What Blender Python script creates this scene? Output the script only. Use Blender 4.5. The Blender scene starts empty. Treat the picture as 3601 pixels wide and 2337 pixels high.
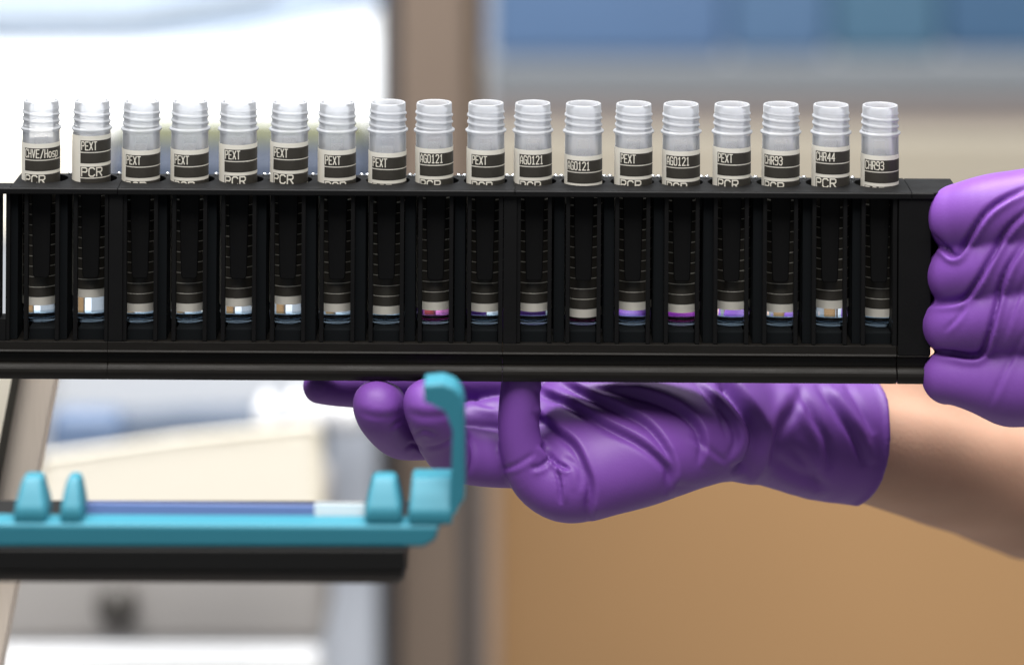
import bpy, bmesh, math, random
import numpy as np
from mathutils import Vector, Matrix
random.seed(4)
C = bpy.context.scene.collection
SC = bpy.context.scene
MM = 0.001
# ---------------------------------------------------------------- camera
K = 300.0 / 2380.0          # mm per photo unit (photo measured 2380 x 1545) on the rack's front plane y=0
D, H = 900.0, 232.0         # camera distance in front of the rack and height above the picture centre, mm
ROLL = math.radians(0.33)
cd = bpy.data.cameras.new('camera'); cam = bpy.data.objects.new('camera', cd); C.objects.link(cam)
SC.camera = cam
cr, sr = math.cos(ROLL), math.sin(ROLL)
m = Matrix(((cr, -sr, 0, 0), (0, 0, -1, -D * MM), (sr, cr, 0, H * MM), (0, 0, 0, 1)))
cam.matrix_world = m
cd.sensor_width = 36; cd.lens = 36 * D / 300.0
cd.shift_x = -H * sr / 300.0; cd.shift_y = -H * cr / 300.0
cd.clip_start = 0.01; cd.clip_end = 50
cd.dof.use_dof = True; cd.dof.focus_distance = (D + 6) * MM; cd.dof.aperture_fstop = 5.6; cd.dof.aperture_blades = 0
# ---------------------------------------------------------------- world, lamps, exposure
W = bpy.data.worlds.new('World'); SC.world = W; W.use_nodes = True
W.node_tree.nodes['Background'].inputs[0].default_value = (0.93, 0.96, 1.0, 1)
W.node_tree.nodes['Background'].inputs[1].default_value = 0.19
SC.view_settings.view_transform = 'Standard'; SC.view_settings.look = 'None'
SC.view_settings.exposure = 0.22; SC.view_settings.gamma = 1.0
def area(name, loc, target, sx, sy, power, col):
    l = bpy.data.lights.new(name, 'AREA'); l.shape = 'RECTANGLE'; l.size = sx; l.size_y = sy; l.energy = power; l.color = col
    o = bpy.data.objects.new(name, l); C.objects.link(o); o.location = loc
    o.rotation_euler = (Vector(target) - Vector(loc)).to_track_quat('-Z', 'Y').to_euler()
    return o
area('ceiling_lamp', (-0.15, -0.66, 1.38), (0, 0, 0), 1.8, 0.8, 47, (1.0, 0.97, 0.93))
area('ceiling_lamp', (0.10, 0.22, 1.40), (0.05, 0.05, 0), 1.3, 0.5, 18, (1.0, 0.97, 0.93))
area('ceiling_lamp', (-0.50, 0.30, 1.45), (-0.40, 1.1, 0), 1.1, 0.5, 42, (0.97, 0.98, 1.0))
area('ceiling_lamp', (0.55, 0.95, 1.50), (0.40, 1.8, -.1), 1.2, 0.5, 16, (1.0, 0.98, 0.95))
SC.cycles.transparent_max_bounces = 24; SC.cycles.max_bounces = 14; SC.cycles.transmission_bounces = 12
SC.cycles.caustics_refractive = False; SC.cycles.caustics_reflective = False
# ---------------------------------------------------------------- photo <-> place
CX, CY = 1190.0, 772.5
def P(u, v, y=0.0):
    """photo point (2380 wide) at depth y (mm behind the rack front) -> world mm"""
    du, dv = u - CX, v - CY
    uu = du * cr + dv * sr; vv = dv * cr - du * sr
    s = (D + y) / D
    return np.array((uu * K * s, y, H - (H + vv * K) * s))
def proj(p):
    s = (D + p[:, 1]) / D
    uu = p[:, 0] / K / s; vv = ((H - p[:, 2]) / s - H) / K
    return np.stack((CX + uu * cr - vv * sr, CY + vv * cr + uu * sr), 1)
def RX(u): return (u - CX) * K
def RZ(v): return (CY - v) * K
# ---------------------------------------------------------------- helpers
def nodes(m): return m.node_tree.nodes, m.node_tree.links
def mat(name, col, rough=0.5, spec=0.5, metal=0.0, bump=0.0, bscale=400, var=0.0, vscale=60, coat=0.0, sub=0.0, rvar=0.0, stretch=None):
    m = bpy.data.materials.new(name); m.use_nodes = True
    n, l = nodes(m); b = n['Principled BSDF']
    b.inputs['Base Color'].default_value = (*col, 1); b.inputs['Roughness'].default_value = rough
    b.inputs['Specular IOR Level'].default_value = spec; b.inputs['Metallic'].default_value = metal
    b.inputs['Coat Weight'].default_value = coat
    if sub:
        b.inputs['Subsurface Weight'].default_value = sub; b.inputs['Subsurface Radius'].default_value = (1, .4, .25)
        b.inputs['Subsurface Scale'].default_value = 0.003
    tc = n.new('ShaderNodeTexCoord'); src = tc.outputs['Object']
    if stretch:
        mp = n.new('ShaderNodeMapping'); mp.inputs['Scale'].default_value = stretch; l.new(src, mp.inputs[0]); src = mp.outputs[0]
    if var or rvar:
        t = n.new('ShaderNodeTexNoise'); t.inputs['Scale'].default_value = vscale; t.inputs['Detail'].default_value = 5
        l.new(src, t.inputs['Vector'])
        if var:
            mx = n.new('ShaderNodeMix'); mx.data_type = 'RGBA'
            mx.inputs[6].default_value = (*[c * (1 - var) for c in col], 1); mx.inputs[7].default_value = (*[min(1, c * (1 + var)) for c in col], 1)
            l.new(t.outputs['Fac'], mx.inputs[0]); l.new(mx.outputs[2], b.inputs['Base Color'])
        if rvar:
            mr = n.new('ShaderNodeMapRange'); mr.inputs[1].default_value = .3; mr.inputs[2].default_value = .7
            mr.inputs[3].default_value = rough - rvar; mr.inputs[4].default_value = rough + rvar
            l.new(t.outputs['Fac'], mr.inputs[0]); l.new(mr.outputs[0], b.inputs['Roughness'])
    if bump:
        t = n.new('ShaderNodeTexNoise'); t.inputs['Scale'].default_value = bscale; t.inputs['Detail'].default_value = 4
        l.new(src, t.inputs['Vector'])
        bp = n.new('ShaderNodeBump'); bp.inputs['Strength'].default_value = bump; bp.inputs['Distance'].default_value = 0.0004
        l.new(t.outputs['Fac'], bp.inputs['Height']); l.new(bp.outputs[0], b.inputs['Normal'])
    return m
def link(name, me, material, parent=None, smooth=False, **props):
    o = bpy.data.objects.new(name, me); C.objects.link(o)
    if material is not None and not me.materials: me.materials.append(material)
    if smooth:
        me.polygons.foreach_set('use_smooth', [True] * len(me.polygons))
    if parent is not None: o.parent = parent
    for k, v in props.items(): o[k] = v
    return o
def thing(name, label, cat, loc=(0, 0, 0), group=None):
    o = bpy.data.objects.new(name, None); C.objects.link(o); o.empty_display_size = .01
    o.location = [c * MM for c in loc]; o['label'] = label; o['category'] = cat
    if group: o['group'] = group
    return o
def bm_mesh(name, bm):
    bmesh.ops.recalc_face_normals(bm, faces=bm.faces[:])
    me = bpy.data.meshes.new(name); bm.to_mesh(me); bm.free(); return me
def add_box(bm, x0, x1, y0, y1, z0, z1, bev=0.0, seg=2):
    vs = [bm.verts.new((x * MM, y * MM, z * MM)) for x in (x0, x1) for y in (y0, y1) for z in (z0, z1)]
    f = [(0, 1, 3, 2), (4, 6, 7, 5), (0, 4, 5, 1), (2, 3, 7, 6), (0, 2, 6, 4), (1, 5, 7, 3)]
    fs = [bm.faces.new([vs[i] for i in q]) for q in f]
    if bev:
        es = list({e for q in fs for e in q.edges})
        bmesh.ops.bevel(bm, geom=es, offset=bev * MM, segments=seg, affect='EDGES', profile=.5)
def add_prism(bm, pts, axis, a, b, bev=0.0, seg=2):
    """polygon pts extruded along axis from a to b (mm)"""
    def mk(p, t):
        return {'x': (t, p[0], p[1]), 'y': (p[0], t, p[1]), 'z': (p[0], p[1], t)}[axis]
    A = [bm.verts.new(Vector(mk(p, a)) * MM) for p in pts]; B = [bm.verts.new(Vector(mk(p, b)) * MM) for p in pts]
    n = len(pts); fs = [bm.faces.new(A), bm.faces.new(B[::-1])]
    for i in range(n): fs.append(bm.faces.new((A[i], B[i], B[(i + 1) % n], A[(i + 1) % n])))
    if bev:
        bmesh.ops.bevel(bm, geom=list({e for q in fs for e in q.edges}), offset=bev * MM, segments=seg, affect='EDGES', profile=.5)
def box_part(name, m_, parent, x0, x1, y0, y1, z0, z1, bev=.2, **pr):
    bm = bmesh.new(); add_box(bm, x0, x1, y0, y1, z0, z1, bev); return link(name, bm_mesh(name, bm), m_, parent, **pr)
def prism_part(name, m_, parent, pts, axis, a, b, bev=.2, seg=2, **pr):
    bm = bmesh.new(); add_prism(bm, pts, axis, a, b, bev, seg); return link(name, bm_mesh(name, bm), m_, parent, **pr)

# ---------------------------------------------------------------- materials
M = {}
M['rack'] = mat('black_plastic', (0.004, 0.004, 0.0043), .6, .13, bump=.12, bscale=1500, rvar=.07, vscale=120)
M['rail'] = mat('black_rail_plastic', (0.008, 0.007, 0.006), .5, .2, bump=.1, bscale=900, rvar=.1, vscale=60, stretch=(1, 6, 6))
M['rack_matte'] = mat('matte_black_plastic', (0.006, 0.007, 0.008), .95, .05)
M['pin'] = mat('pin_metal', (.55, .57, .6), .25, metal=1.0)
M['paper'] = mat('label_paper', (0.86, 0.83, 0.75), .6, .3, bump=.05, bscale=3000)
def backlit(m, f, col):
    n, l = nodes(m); b = n['Principled BSDF']; o = n['Material Output']
    t = n.new('ShaderNodeBsdfTranslucent'); t.inputs[0].default_value = (*col, 1)
    x = n.new('ShaderNodeMixShader'); x.inputs[0].default_value = f
    l.new(b.outputs[0], x.inputs[1]); l.new(t.outputs[0], x.inputs[2]); l.new(x.outputs[0], o.inputs[0])
backlit(M['paper'], .32, (.92, .88, .78))
M['ink'] = mat('print_black', (0.030, 0.027, 0.022), .55, .4, var=.25, vscale=900)
M['glove'] = mat('purple_nitrile', (0.150, 0.052, 0.285), .48, .32, bump=.10, bscale=1800, var=.10, vscale=45, rvar=.06)
M['skin'] = mat('skin', (0.47, 0.285, 0.205), .62, .15, bump=.35, bscale=700, var=.16, vscale=28, sub=.15)
M['teal'] = mat('teal_plastic', (0.026, 0.165, 0.225), .5, .3, bump=.04, bscale=1500, var=.05)
M['tray_black'] = mat('black_tray_plastic', (0.006, 0.006, 0.006), .5, .25, bump=.05)
M['tray_brown'] = mat('dark_rail_metal', (0.045, 0.038, 0.033), .35, .5, var=.2)
M['white'] = mat('white_enamel', (0.82, 0.83, 0.85), .4, var=.02)
M['card_blue'] = mat('blue_card', (0.16, 0.21, 0.44), .5)
M['cream'] = mat('cream_enamel', (0.80, 0.76, 0.66), .5, var=.02)
M['steel'] = mat('brushed_steel', (0.80, 0.70, 0.60), .45, metal=.05, var=.15, vscale=350, stretch=(6, 1, .15))
M['dark_strip'] = mat('dark_gasket', (0.035, 0.032, 0.025), .5, bump=.2)

def frosted(name, clear, dens, ior=1.28):
    m = bpy.data.materials.new(name); m.use_nodes = True; n, l = nodes(m); n.clear()
    out = n.new('ShaderNodeOutputMaterial')
    tr = n.new('ShaderNodeBsdfTransparent'); tr.inputs[0].default_value = clear
    di = n.new('ShaderNodeBsdfDiffuse'); di.inputs[0].default_value = (.87, .90, .95, 1)
    tl = n.new('ShaderNodeBsdfTranslucent'); tl.inputs[0].default_value = (.92, .94, .97, 1)
    gl = n.new('ShaderNodeBsdfGlossy'); gl.inputs['Roughness'].default_value = .24
    mx = n.new('ShaderNodeMixShader'); mx.inputs[0].default_value = .5; l.new(di.outputs[0], mx.inputs[1]); l.new(tl.outputs[0], mx.inputs[2])
    lw = n.new('ShaderNodeLayerWeight'); lw.inputs[0].default_value = .35
    mr = n.new('ShaderNodeMapRange'); mr.inputs[3].default_value = dens[0]; mr.inputs[4].default_value = dens[1]; l.new(lw.outputs['Facing'], mr.inputs[0])
    m1 = n.new('ShaderNodeMixShader'); l.new(mr.outputs[0], m1.inputs[0]); l.new(tr.outputs[0], m1.inputs[1]); l.new(mx.outputs[0], m1.inputs[2])
    fr = n.new('ShaderNodeFresnel'); fr.inputs[0].default_value = ior
    m2 = n.new('ShaderNodeMixShader'); l.new(fr.outputs[0], m2.inputs[0]); l.new(m1.outputs[0], m2.inputs[1]); l.new(gl.outputs[0], m2.inputs[2])
    l.new(m2.outputs[0], out.inputs[0]); return m
M['frost'] = frosted('frosted_polypropylene', (.98, .985, 1, 1), (.37, .80))
M['frost_body'] = frosted('frosted_body_polypropylene', (.98, .985, 1, 1), (.24, .66))
M['foot'] = frosted('clear_foot_polypropylene', (.62, .70, .76, 1), (.0, .01), 1.015)
M['clear'] = frosted('clear_polypropylene', (.95, .97, .985, 1), (.01, .07), 1.14)
def liquid_mat(name, col):
    m = bpy.data.materials.new(name); m.use_nodes = True; n, l = nodes(m); n.clear()
    out = n.new('ShaderNodeOutputMaterial'); g = n.new('ShaderNodeBsdfRefraction')
    g.inputs['Color'].default_value = (*col, 1); g.inputs['IOR'].default_value = 1.34; g.inputs['Roughness'].default_value = 0.02
    gl = n.new('ShaderNodeBsdfGlossy'); gl.inputs['Roughness'].default_value = .05
    fr = n.new('ShaderNodeFresnel'); fr.inputs[0].default_value = 1.34
    mx = n.new('ShaderNodeMixShader'); l.new(fr.outputs[0], mx.inputs[0]); l.new(g.outputs[0], mx.inputs[1]); l.new(gl.outputs[0], mx.inputs[2])
    l.new(mx.outputs[0], out.inputs[0]); return m
M['liq_clear'] = liquid_mat('clear_liquid', (.97, .985, 1.0))
M['liq_magenta'] = liquid_mat('magenta_liquid', (.90, .50, .77))
M['liq_dark'] = liquid_mat('dark_magenta_liquid', (.66, .32, .48))

# ================================================================ TUBE RACK
PITCH = 114.6 * K
YC = 13.0                                   # tube axis depth
XT = [RX(94.6 + 114.6 * i) * (D + 4) / D for i in range(18)]
ZTOP, ZLIP = RZ(442), RZ(457)
ZFLOOR, ZLINE, ZBOT = RZ(800), RZ(822.5), RZ(888)
YB = 20.0
rack = thing('tube_rack', 'long black plastic rack holding a row of eighteen labelled tubes', 'rack', (0, 0, 0))
x_left, x_end = RX(-110), RX(2163)
seamsF = [RX(250), RX(1168), RX(2085)]
seamsT = [RX(272), RX(1195), RX(2117)]
GAP = .16
# top plates with round holes
def top_plate(xa, xb, centres, holeR, yback):
    bm = bmesh.new(); N = 40
    zs = (ZTOP, ZLIP + .2)
    edges = [xa] + [(a + b) / 2 for a, b in zip(centres[:-1], centres[1:])] + [xb]
    y0, y1 = 0.0, yback
    for i, c in enumerate(centres):
        ex0, ex1 = edges[i], edges[i + 1]
        angs = [2 * math.pi * k / N for k in range(N)]
        for (px, py) in ((ex0, y0), (ex1, y0), (ex1, y1), (ex0, y1)):      # snap rays to the corners
            a = math.atan2(py - YC, px - c) % (2 * math.pi)
            k = min(range(N), key=lambda q: abs((angs[q] - a + math.pi) % (2 * math.pi) - math.pi)); angs[k] = a
        ring = {}
        for zi, z in enumerate(zs):
            inner, outer = [], []
            for a in angs:
                dx, dy = math.cos(a), math.sin(a)
                t = min([((ex1 - c) / dx if dx > 1e-6 else 1e9), ((ex0 - c) / dx if dx < -1e-6 else 1e9),
                         ((y1 - YC) / dy if dy > 1e-6 else 1e9), ((y0 - YC) / dy if dy < -1e-6 else 1e9)])
                r = min(holeR, t - .05) if zi or 1 else holeR
                inner.append(bm.verts.new(((c + r * dx) * MM, (YC + r * dy) * MM, z * MM)))
                outer.append(bm.verts.new(((c + t * dx) * MM, (YC + t * dy) * MM, z * MM)))
            ring[zi] = (inner, outer)
        for k in range(N):
            j = (k + 1) % N
            for zi in (0, 1): bm.faces.new((ring[zi][0][k], ring[zi][0][j], ring[zi][1][j], ring[zi][1][k]))
            bm.faces.new((ring[0][0][k], ring[0][0][j], ring[1][0][j], ring[1][0][k]))
            bm.faces.new((ring[0][1][k], ring[0][1][j], ring[1][1][j], ring[1][1][k]))
    bmesh.ops.remove_doubles(bm, verts=bm.verts[:], dist=1e-6)
    return bm_mesh('top_plate', bm)
cuts = [(RX(22), seamsT[0] - GAP / 2, XT[:2]), (seamsT[0] + GAP / 2, seamsT[1] - GAP / 2, XT[2:10]), (seamsT[1] + GAP / 2, seamsT[2] - GAP / 2, XT[10:])]
for a, b, cs in cuts:
    link('top_plate', top_plate(a, b, [c for c in cs], 6.55, YB), M['rack'], rack)
    # raised front lip under the plate, proud of it
lipprof = [(-.85, ZTOP - .35), (-.5, ZTOP - .02), (-.02, ZTOP - .02), (-.02, ZLIP), (-.65, ZLIP), (-.85, ZLIP + .25)]
for a, b in ((x_left, seamsT[0] - GAP / 2), (seamsT[0] + GAP / 2, seamsT[1] - GAP / 2), (seamsT[1] + GAP / 2, seamsT[2] - GAP / 2), (seamsT[2] + GAP / 2, RX(2168))):
    prism_part('front_lip', M['rack'], rack, lipprof, 'x', a, b, .12)
# left shelf end (front strip only) and right end plates
box_part('end_plate', M['rack'], rack, x_left, RX(21.5), 0, 6, ZLIP + .2, ZTOP, .2)
box_part('end_plate', M['rack'], rack, seamsT[2] + GAP / 2, RX(2230), 0, YB, ZLIP + .2, ZTOP, .3)
# studs between holes on the rear edge
bm = bmesh.new(); bmesh.ops.create_uvsphere(bm, u_segments=12, v_segments=8, radius=.75 * MM); sm = bm_mesh('stud', bm)
gaps = [RX(37)] + [(a + b) / 2 for a, b in zip(XT[:-1], XT[1:])]
for gx in gaps:
    for dx in (-.85, .85):
        o = link('stud', sm, M['pin'], rack, smooth=True); o.location = ((gx + dx) * MM, (YB - 1.2) * MM, (ZTOP + .15) * MM)
# pocket walls (two ribs at each tube)
def ribs():
    bm = bmesh.new(); add_box(bm, -.62, .62, .9, 3.0, ZFLOOR + .02, ZLIP + .15, .18); return bm_mesh('rib', bm)
rm = ribs()
HW = 4.55                                    # half window + rib
for i, x in enumerate(XT):
    for s in (-1, 1):
        o = link('rib', rm, M['rack'], rack); o.location.x = (x * D / (D + 4) + s * HW) * MM
o = link('rib', rm, M['rack'], rack); o.location.x = RX(16) * MM
bm = bmesh.new(); add_box(bm, -1.55, 1.55, 2.6, YB - 1.4, ZFLOOR + .02, ZLIP + .15, .1); wm = bm_mesh('bay_wall', bm)
for k, (a, b) in enumerate(zip([XT[0] - PITCH] + XT[:-1], XT)):
    if k in (2, 10): continue
    o = link('bay_wall', wm, M['rack_matte'], rack); o.location.x = (a + b) / 2 * D / (D + 4) * (D + 10) / D * MM
# solid joint walls at module seams (instead of open bays)
for u0, u1 in ((247, 250), (250, 281), (1164, 1168), (1168, 1197), (2083, 2085)):
    pass
for u0, u1 in ((241.5, 250), (251.2, 283.5), (1158, 1168), (1169.2, 1200), (2074.5, 2085)):
    box_part('joint_wall', M['rack'], rack, RX(u0), RX(u1), .35, YB - 1.3, ZFLOOR + .02, ZLIP + .12, .15)
# end wall at right, with handle
box_part('end_panel', M['rack'], rack, seamsF[2] + .3, x_end, -.25, YB - .4, ZLINE + .1, ZLIP + .1, .35)
box_part('handle', M['rack'], rack, RX(2163.5), RX(2330), 12.5, YB - .6, RZ(800), ZLIP, .8)
# rear panel with a low window behind every tube
ZW0, ZW1 = .55, 14.5
def back(xa, xb, xs):
    bm = bmesh.new(); add_box(bm, xa, xb, YB - 1.25, YB, ZW1, ZLIP + .15); add_box(bm, xa, xb, YB - 1.25, YB, ZFLOOR - 4, ZW0)
    e = [xa]
    for x in xs: e += [x - 4.4, x + 4.4]
    e.append(xb)
    for a, b in zip(e[0::2], e[1::2]): add_box(bm, a, b, YB - 1.25, YB, ZW0 + .001, ZW1 - .001)
    return bm_mesh('back_panel', bm)
for a, b, cs in ((RX(12), seamsF[0], XT[:2]), (seamsF[0] + .1, seamsF[1], XT[2:10]), (seamsF[1] + .1, seamsF[2], XT[10:])):
    link('back_panel', back(a, b, cs), M['rack_matte'], rack)
# tongue springs in front of each tube and pocket floors
bm = bmesh.new()
add_prism(bm, [(-3.05, ZLIP + .1), (3.05, ZLIP + .1), (2.45, RZ(655)), (2.0, RZ(662)), (-2.0, RZ(662)), (-2.45, RZ(655))], 'y', 5.2, 6.3, .3)
tm = bm_mesh('spring_tongue', bm)
bm = bmesh.new(); add_box(bm, -3.85, 3.85, 2.6, YB - 1.35, ZFLOOR - .5, -.1, .25); fm = bm_mesh('pocket_floor', bm)
for x in XT:
    o = link('spring_tongue', tm, M['rack'], rack); o.location.x = (x * D / (D + 4) * (D + 5) / D) * MM
    o = link('pocket_floor', fm, M['rack_matte'], rack); o.location.x = x * D / (D + 4) * MM
# lower front rails: profile extruded per module
prof = [(.25, ZFLOOR), (.25, ZLINE + .35), (-.15, ZLINE + .1), (-.15, ZLINE - .25), (1.3, ZLINE - .9), (1.5, RZ(850))]
cy_, cz_, rr = 1.6, RZ(869), RZ(869) - ZBOT
for k in range(9):
    a = math.radians(75 + k * 21)
    prof.append((cy_ + 2.2 * math.cos(a) - .2, cz_ + rr * math.sin(a) if k < 8 else ZBOT))
prof += [(YB - .3, ZBOT), (YB - .3, ZFLOOR)]
for i, (a, b) in enumerate(((x_left, seamsF[0] - .02), (seamsF[0] + .02, seamsF[1] - .02), (seamsF[1] + .02, seamsF[2] - .12), (seamsF[2] + .16, x_end - .3))):
    prism_part('bottom_rail', M['rail'], rack, prof, 'x', a, b, .14)
# left open end: a cross wall and an end post leave a slit of background
box_part('cross_wall', M['rack'], rack, RX(-60), RX(-3), .5, 7, ZFLOOR + .02, ZLIP, .3)
box_part('end_foot', M['rack'], rack, RX(-3) + .02, RX(12), .5, 7, ZFLOOR + .02, RZ(749), .1)

# ================================================================ SAMPLE TUBES
ZT0, ZT1 = 0.0, 64.9
NB = 64
def tube_mesh():
    """threaded neck, flange and straight body with inner wall; axis at origin, base z=0"""
    rows = []
    zt = ZT1
    def thread(z, th):
        d = zt - z
        if 1.9 < d < 7.6:
            amp = min(1, (d - 1.9) / .8, (7.6 - d) / .6)
            ph = ((d - 1.9) / 2.05 - th / (2 * math.pi)) % 1.0
            return .36 * amp * max(0.0, min(1.0, 1.5 - abs(ph - .5) / .19))
        return 0.0
    outer = [(0.0, 4.4), (.25, 4.95), (.7, 5.2), (1.5, 5.38), (1.7, 5.385), (2.6, 5.39), (6, 5.42), (20, 5.45), (35, 5.48), (50, 5.5), (54.6, 5.5), (55.9, 5.5), (56.25, 5.62), (56.45, 6.0), (56.75, 6.12), (57.05, 6.0), (57.2, 5.5), (57.3, 5.28)]
    d = 57.5
    while d < 63.2: outer.append((d, 5.25)); d += .16
    outer += [(63.6, 5.25), (64.3, 5.25), (64.75, 5.2), (64.9, 5.05)]
    inner = [(64.9, 4.75), (64.75, 4.55), (63.5, 4.45), (57, 4.45), (55, 4.55), (50, 4.72), (30, 4.72), (8, 4.7), (1.4, 4.62), (1.05, 4.4), (1.0, 0.05)]
    verts, faces = [], []
    prof_ = [(z, r, True) for z, r in outer] + [(z, r, False) for z, r in inner]
    for z, r, out in prof_:
        for k in range(NB):
            th = 2 * math.pi * k / NB
            rr_ = r + (thread(z, th) if out else 0)
            verts.append((rr_ * math.cos(th) * MM, rr_ * math.sin(th) * MM, z * MM))
    for i in range(len(prof_) - 1):
        for k in range(NB):
            j = (k + 1) % NB
            faces.append((i * NB + k, i * NB + j, (i + 1) * NB + j, (i + 1) * NB + k))
    faces.append(tuple(range(NB))[::-1])
    me = bpy.data.meshes.new('tube_body'); me.from_pydata(verts, [], faces)
    me.materials.append(M['frost']); me.materials.append(M['clear']); me.materials.append(M['frost_body']); me.materials.append(M['foot'])
    for p in me.polygons:
        p.material_index = 3 if p.center.z < 1.6 * MM else 1 if p.center.z < 16 * MM else (2 if p.center.z < 55.8 * MM else 0)
        p.use_smooth = True
    me.update(); return me
TB = tube_mesh()
def liquid_mesh(level):
    n = 48; prof_ = [(1.06, 0.02), (1.06, 4.45), (1.10, 4.58), (1.2, 4.65), (1.3, 4.66), (1.5, 4.66), (3, 4.66), (8, 4.66), (level - .3, 4.66), (level, 4.66), (level + .35, 4.69), (level + .05, 4.3), (level, 3.6), (level, 0.02)]
    vs = [(r * math.cos(2 * math.pi * k / n) * MM, r * math.sin(2 * math.pi * k / n) * MM, z * MM) for z, r in prof_ for k in range(n)]
    fs = [(i * n + k, i * n + (k + 1) % n, (i + 1) * n + (k + 1) % n, (i + 1) * n + k) for i in range(len(prof_) - 1) for k in range(n)]
    fs += [tuple(range(n))[::-1], tuple(range((len(prof_) - 1) * n, len(prof_) * n))]
    me = bpy.data.meshes.new('liquid'); me.from_pydata(vs, [], fs); me.update()
    return me
def wetted(name, col):
    m = bpy.data.materials.new(name); m.use_nodes = True; n, l = nodes(m); n.clear()
    out = n.new('ShaderNodeOutputMaterial'); t = n.new('ShaderNodeBsdfTransparent'); t.inputs[0].default_value = (*col, 1)
    l.new(t.outputs[0], out.inputs[0]); return m
# stroke letters on a 4 x 6 grid
F = {
 'P': [[(0, 0), (0, 6), (3.2, 6), (4, 5.2), (4, 3.8), (3.2, 3), (0, 3)]], 'E': [[(4, 0), (0, 0), (0, 6), (4, 6)], [(0, 3), (3.2, 3)]],
 'X': [[(0, 0), (4, 6)], [(0, 6), (4, 0)]], 'T': [[(2, 0), (2, 6)], [(0, 6), (4, 6)]],
 'C': [[(4, 1), (3, 0), (1, 0), (0, 1), (0, 5), (1, 6), (3, 6), (4, 5)]],
 'R': [[(0, 0), (0, 6), (3.2, 6), (4, 5.2), (4, 3.8), (3.2, 3), (0, 3)], [(2, 3), (4, 0)]],
 'A': [[(0, 0), (0, 4), (2, 6), (4, 4), (4, 0)], [(0, 2), (4, 2)]],
 'G': [[(4, 5), (3, 6), (1, 6), (0, 5), (0, 1), (1, 0), (4, 0), (4, 3), (2.4, 3)]],
 '0': [[(1, 0), (0, 1), (0, 5), (1, 6), (3, 6), (4, 5), (4, 1), (3, 0), (1, 0)]],
 '1': [[(.8, 4.8), (2, 6), (2, 0)], [(.6, 0), (3.4, 0)]],
 '2': [[(0, 5), (1, 6), (3, 6), (4, 5), (4, 4), (0, 0), (4, 0)]],
 'H': [[(0, 0), (0, 6)], [(4, 0), (4, 6)], [(0, 3), (4, 3)]], 'V': [[(0, 6), (2, 0), (4, 6)]], '/': [[(0.2, -.4), (3.8, 6.2)]],
 'o': [[(1, 0), (0, 1), (0, 3), (1, 4), (3, 4), (4, 3), (4, 1), (3, 0), (1, 0)]],
 's': [[(0, 0), (3.2, 0), (4, .8), (3.2, 2), (.8, 2), (0, 3.1), (.8, 4), (4, 4)]],
 'p': [[(0, -1.6), (0, 4), (3.2, 4), (4, 3.2), (4, .8), (3.2, 0), (0, 0)]],
 '9': [[(0, 0), (3, 0), (4, 1), (4, 5), (3, 6), (1, 6), (0, 5), (0, 4), (1, 3), (4, 3)]],
 '3': [[(0, 5.2), (1, 6), (3, 6), (4, 5), (4, 4), (3, 3.1), (1.4, 3.1)], [(3, 3.1), (4, 2.2), (4, 1), (3, 0), (1, 0), (0, .8)]],
 '4': [[(3.2, 0), (3.2, 6), (0, 2), (4.2, 2)]],
}
def curved_patch(V, Fc, a0, a1, z0, z1, r, n):
    b = len(V)
    for i in range(n + 1):
        a = a0 + (a1 - a0) * i / n
        V.append((r * math.sin(a) * MM, -r * math.cos(a) * MM, z0 * MM)); V.append((r * math.sin(a) * MM, -r * math.cos(a) * MM, z1 * MM))
    for i in range(n): Fc.append((b + 2 * i, b + 2 * i + 2, b + 2 * i + 3, b + 2 * i + 1))
def text_strokes(V, Fc, s, a_start, z_base, hgt, pitch, wid, r, pen):
    for ci, ch in enumerate(s):
        for line in F[ch]:
            pts = []
            for q in range(len(line) - 1):                       # subdivide so strokes follow the curve
                for t in range(3):
                    pts.append((line[q][0] + (line[q + 1][0] - line[q][0]) * t / 3, line[q][1] + (line[q + 1][1] - line[q][1]) * t / 3))
            pts.append(line[-1])
            pts = [(ci * pitch + x / 4 * wid, z_base + y / 6 * hgt) for x, y in pts]
            for (xa, za), (xb, zb) in zip(pts[:-1], pts[1:]):
                dx, dz = xb - xa, zb - za; L = math.hypot(dx, dz) or 1; nx, nz = -dz / L * pen / 2, dx / L * pen / 2
                ex, ez = dx / L * pen * .35, dz / L * pen * .35
                b = len(V)
                for px, pz in ((xa - ex + nx, za - ez + nz), (xa - ex - nx, za - ez - nz), (xb + ex - nx, zb + ez - nz), (xb + ex + nx, zb + ez + nz)):
                    a = a_start + px / r; V.append((r * math.sin(a) * MM, -r * math.cos(a) * MM, pz * MM))
                Fc.append((b, b + 1, b + 2, b + 3))
def raw_mesh(name, V, Fc):
    me = bpy.data.meshes.new(name); me.from_pydata(V, [], Fc); me.update(); return me
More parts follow.
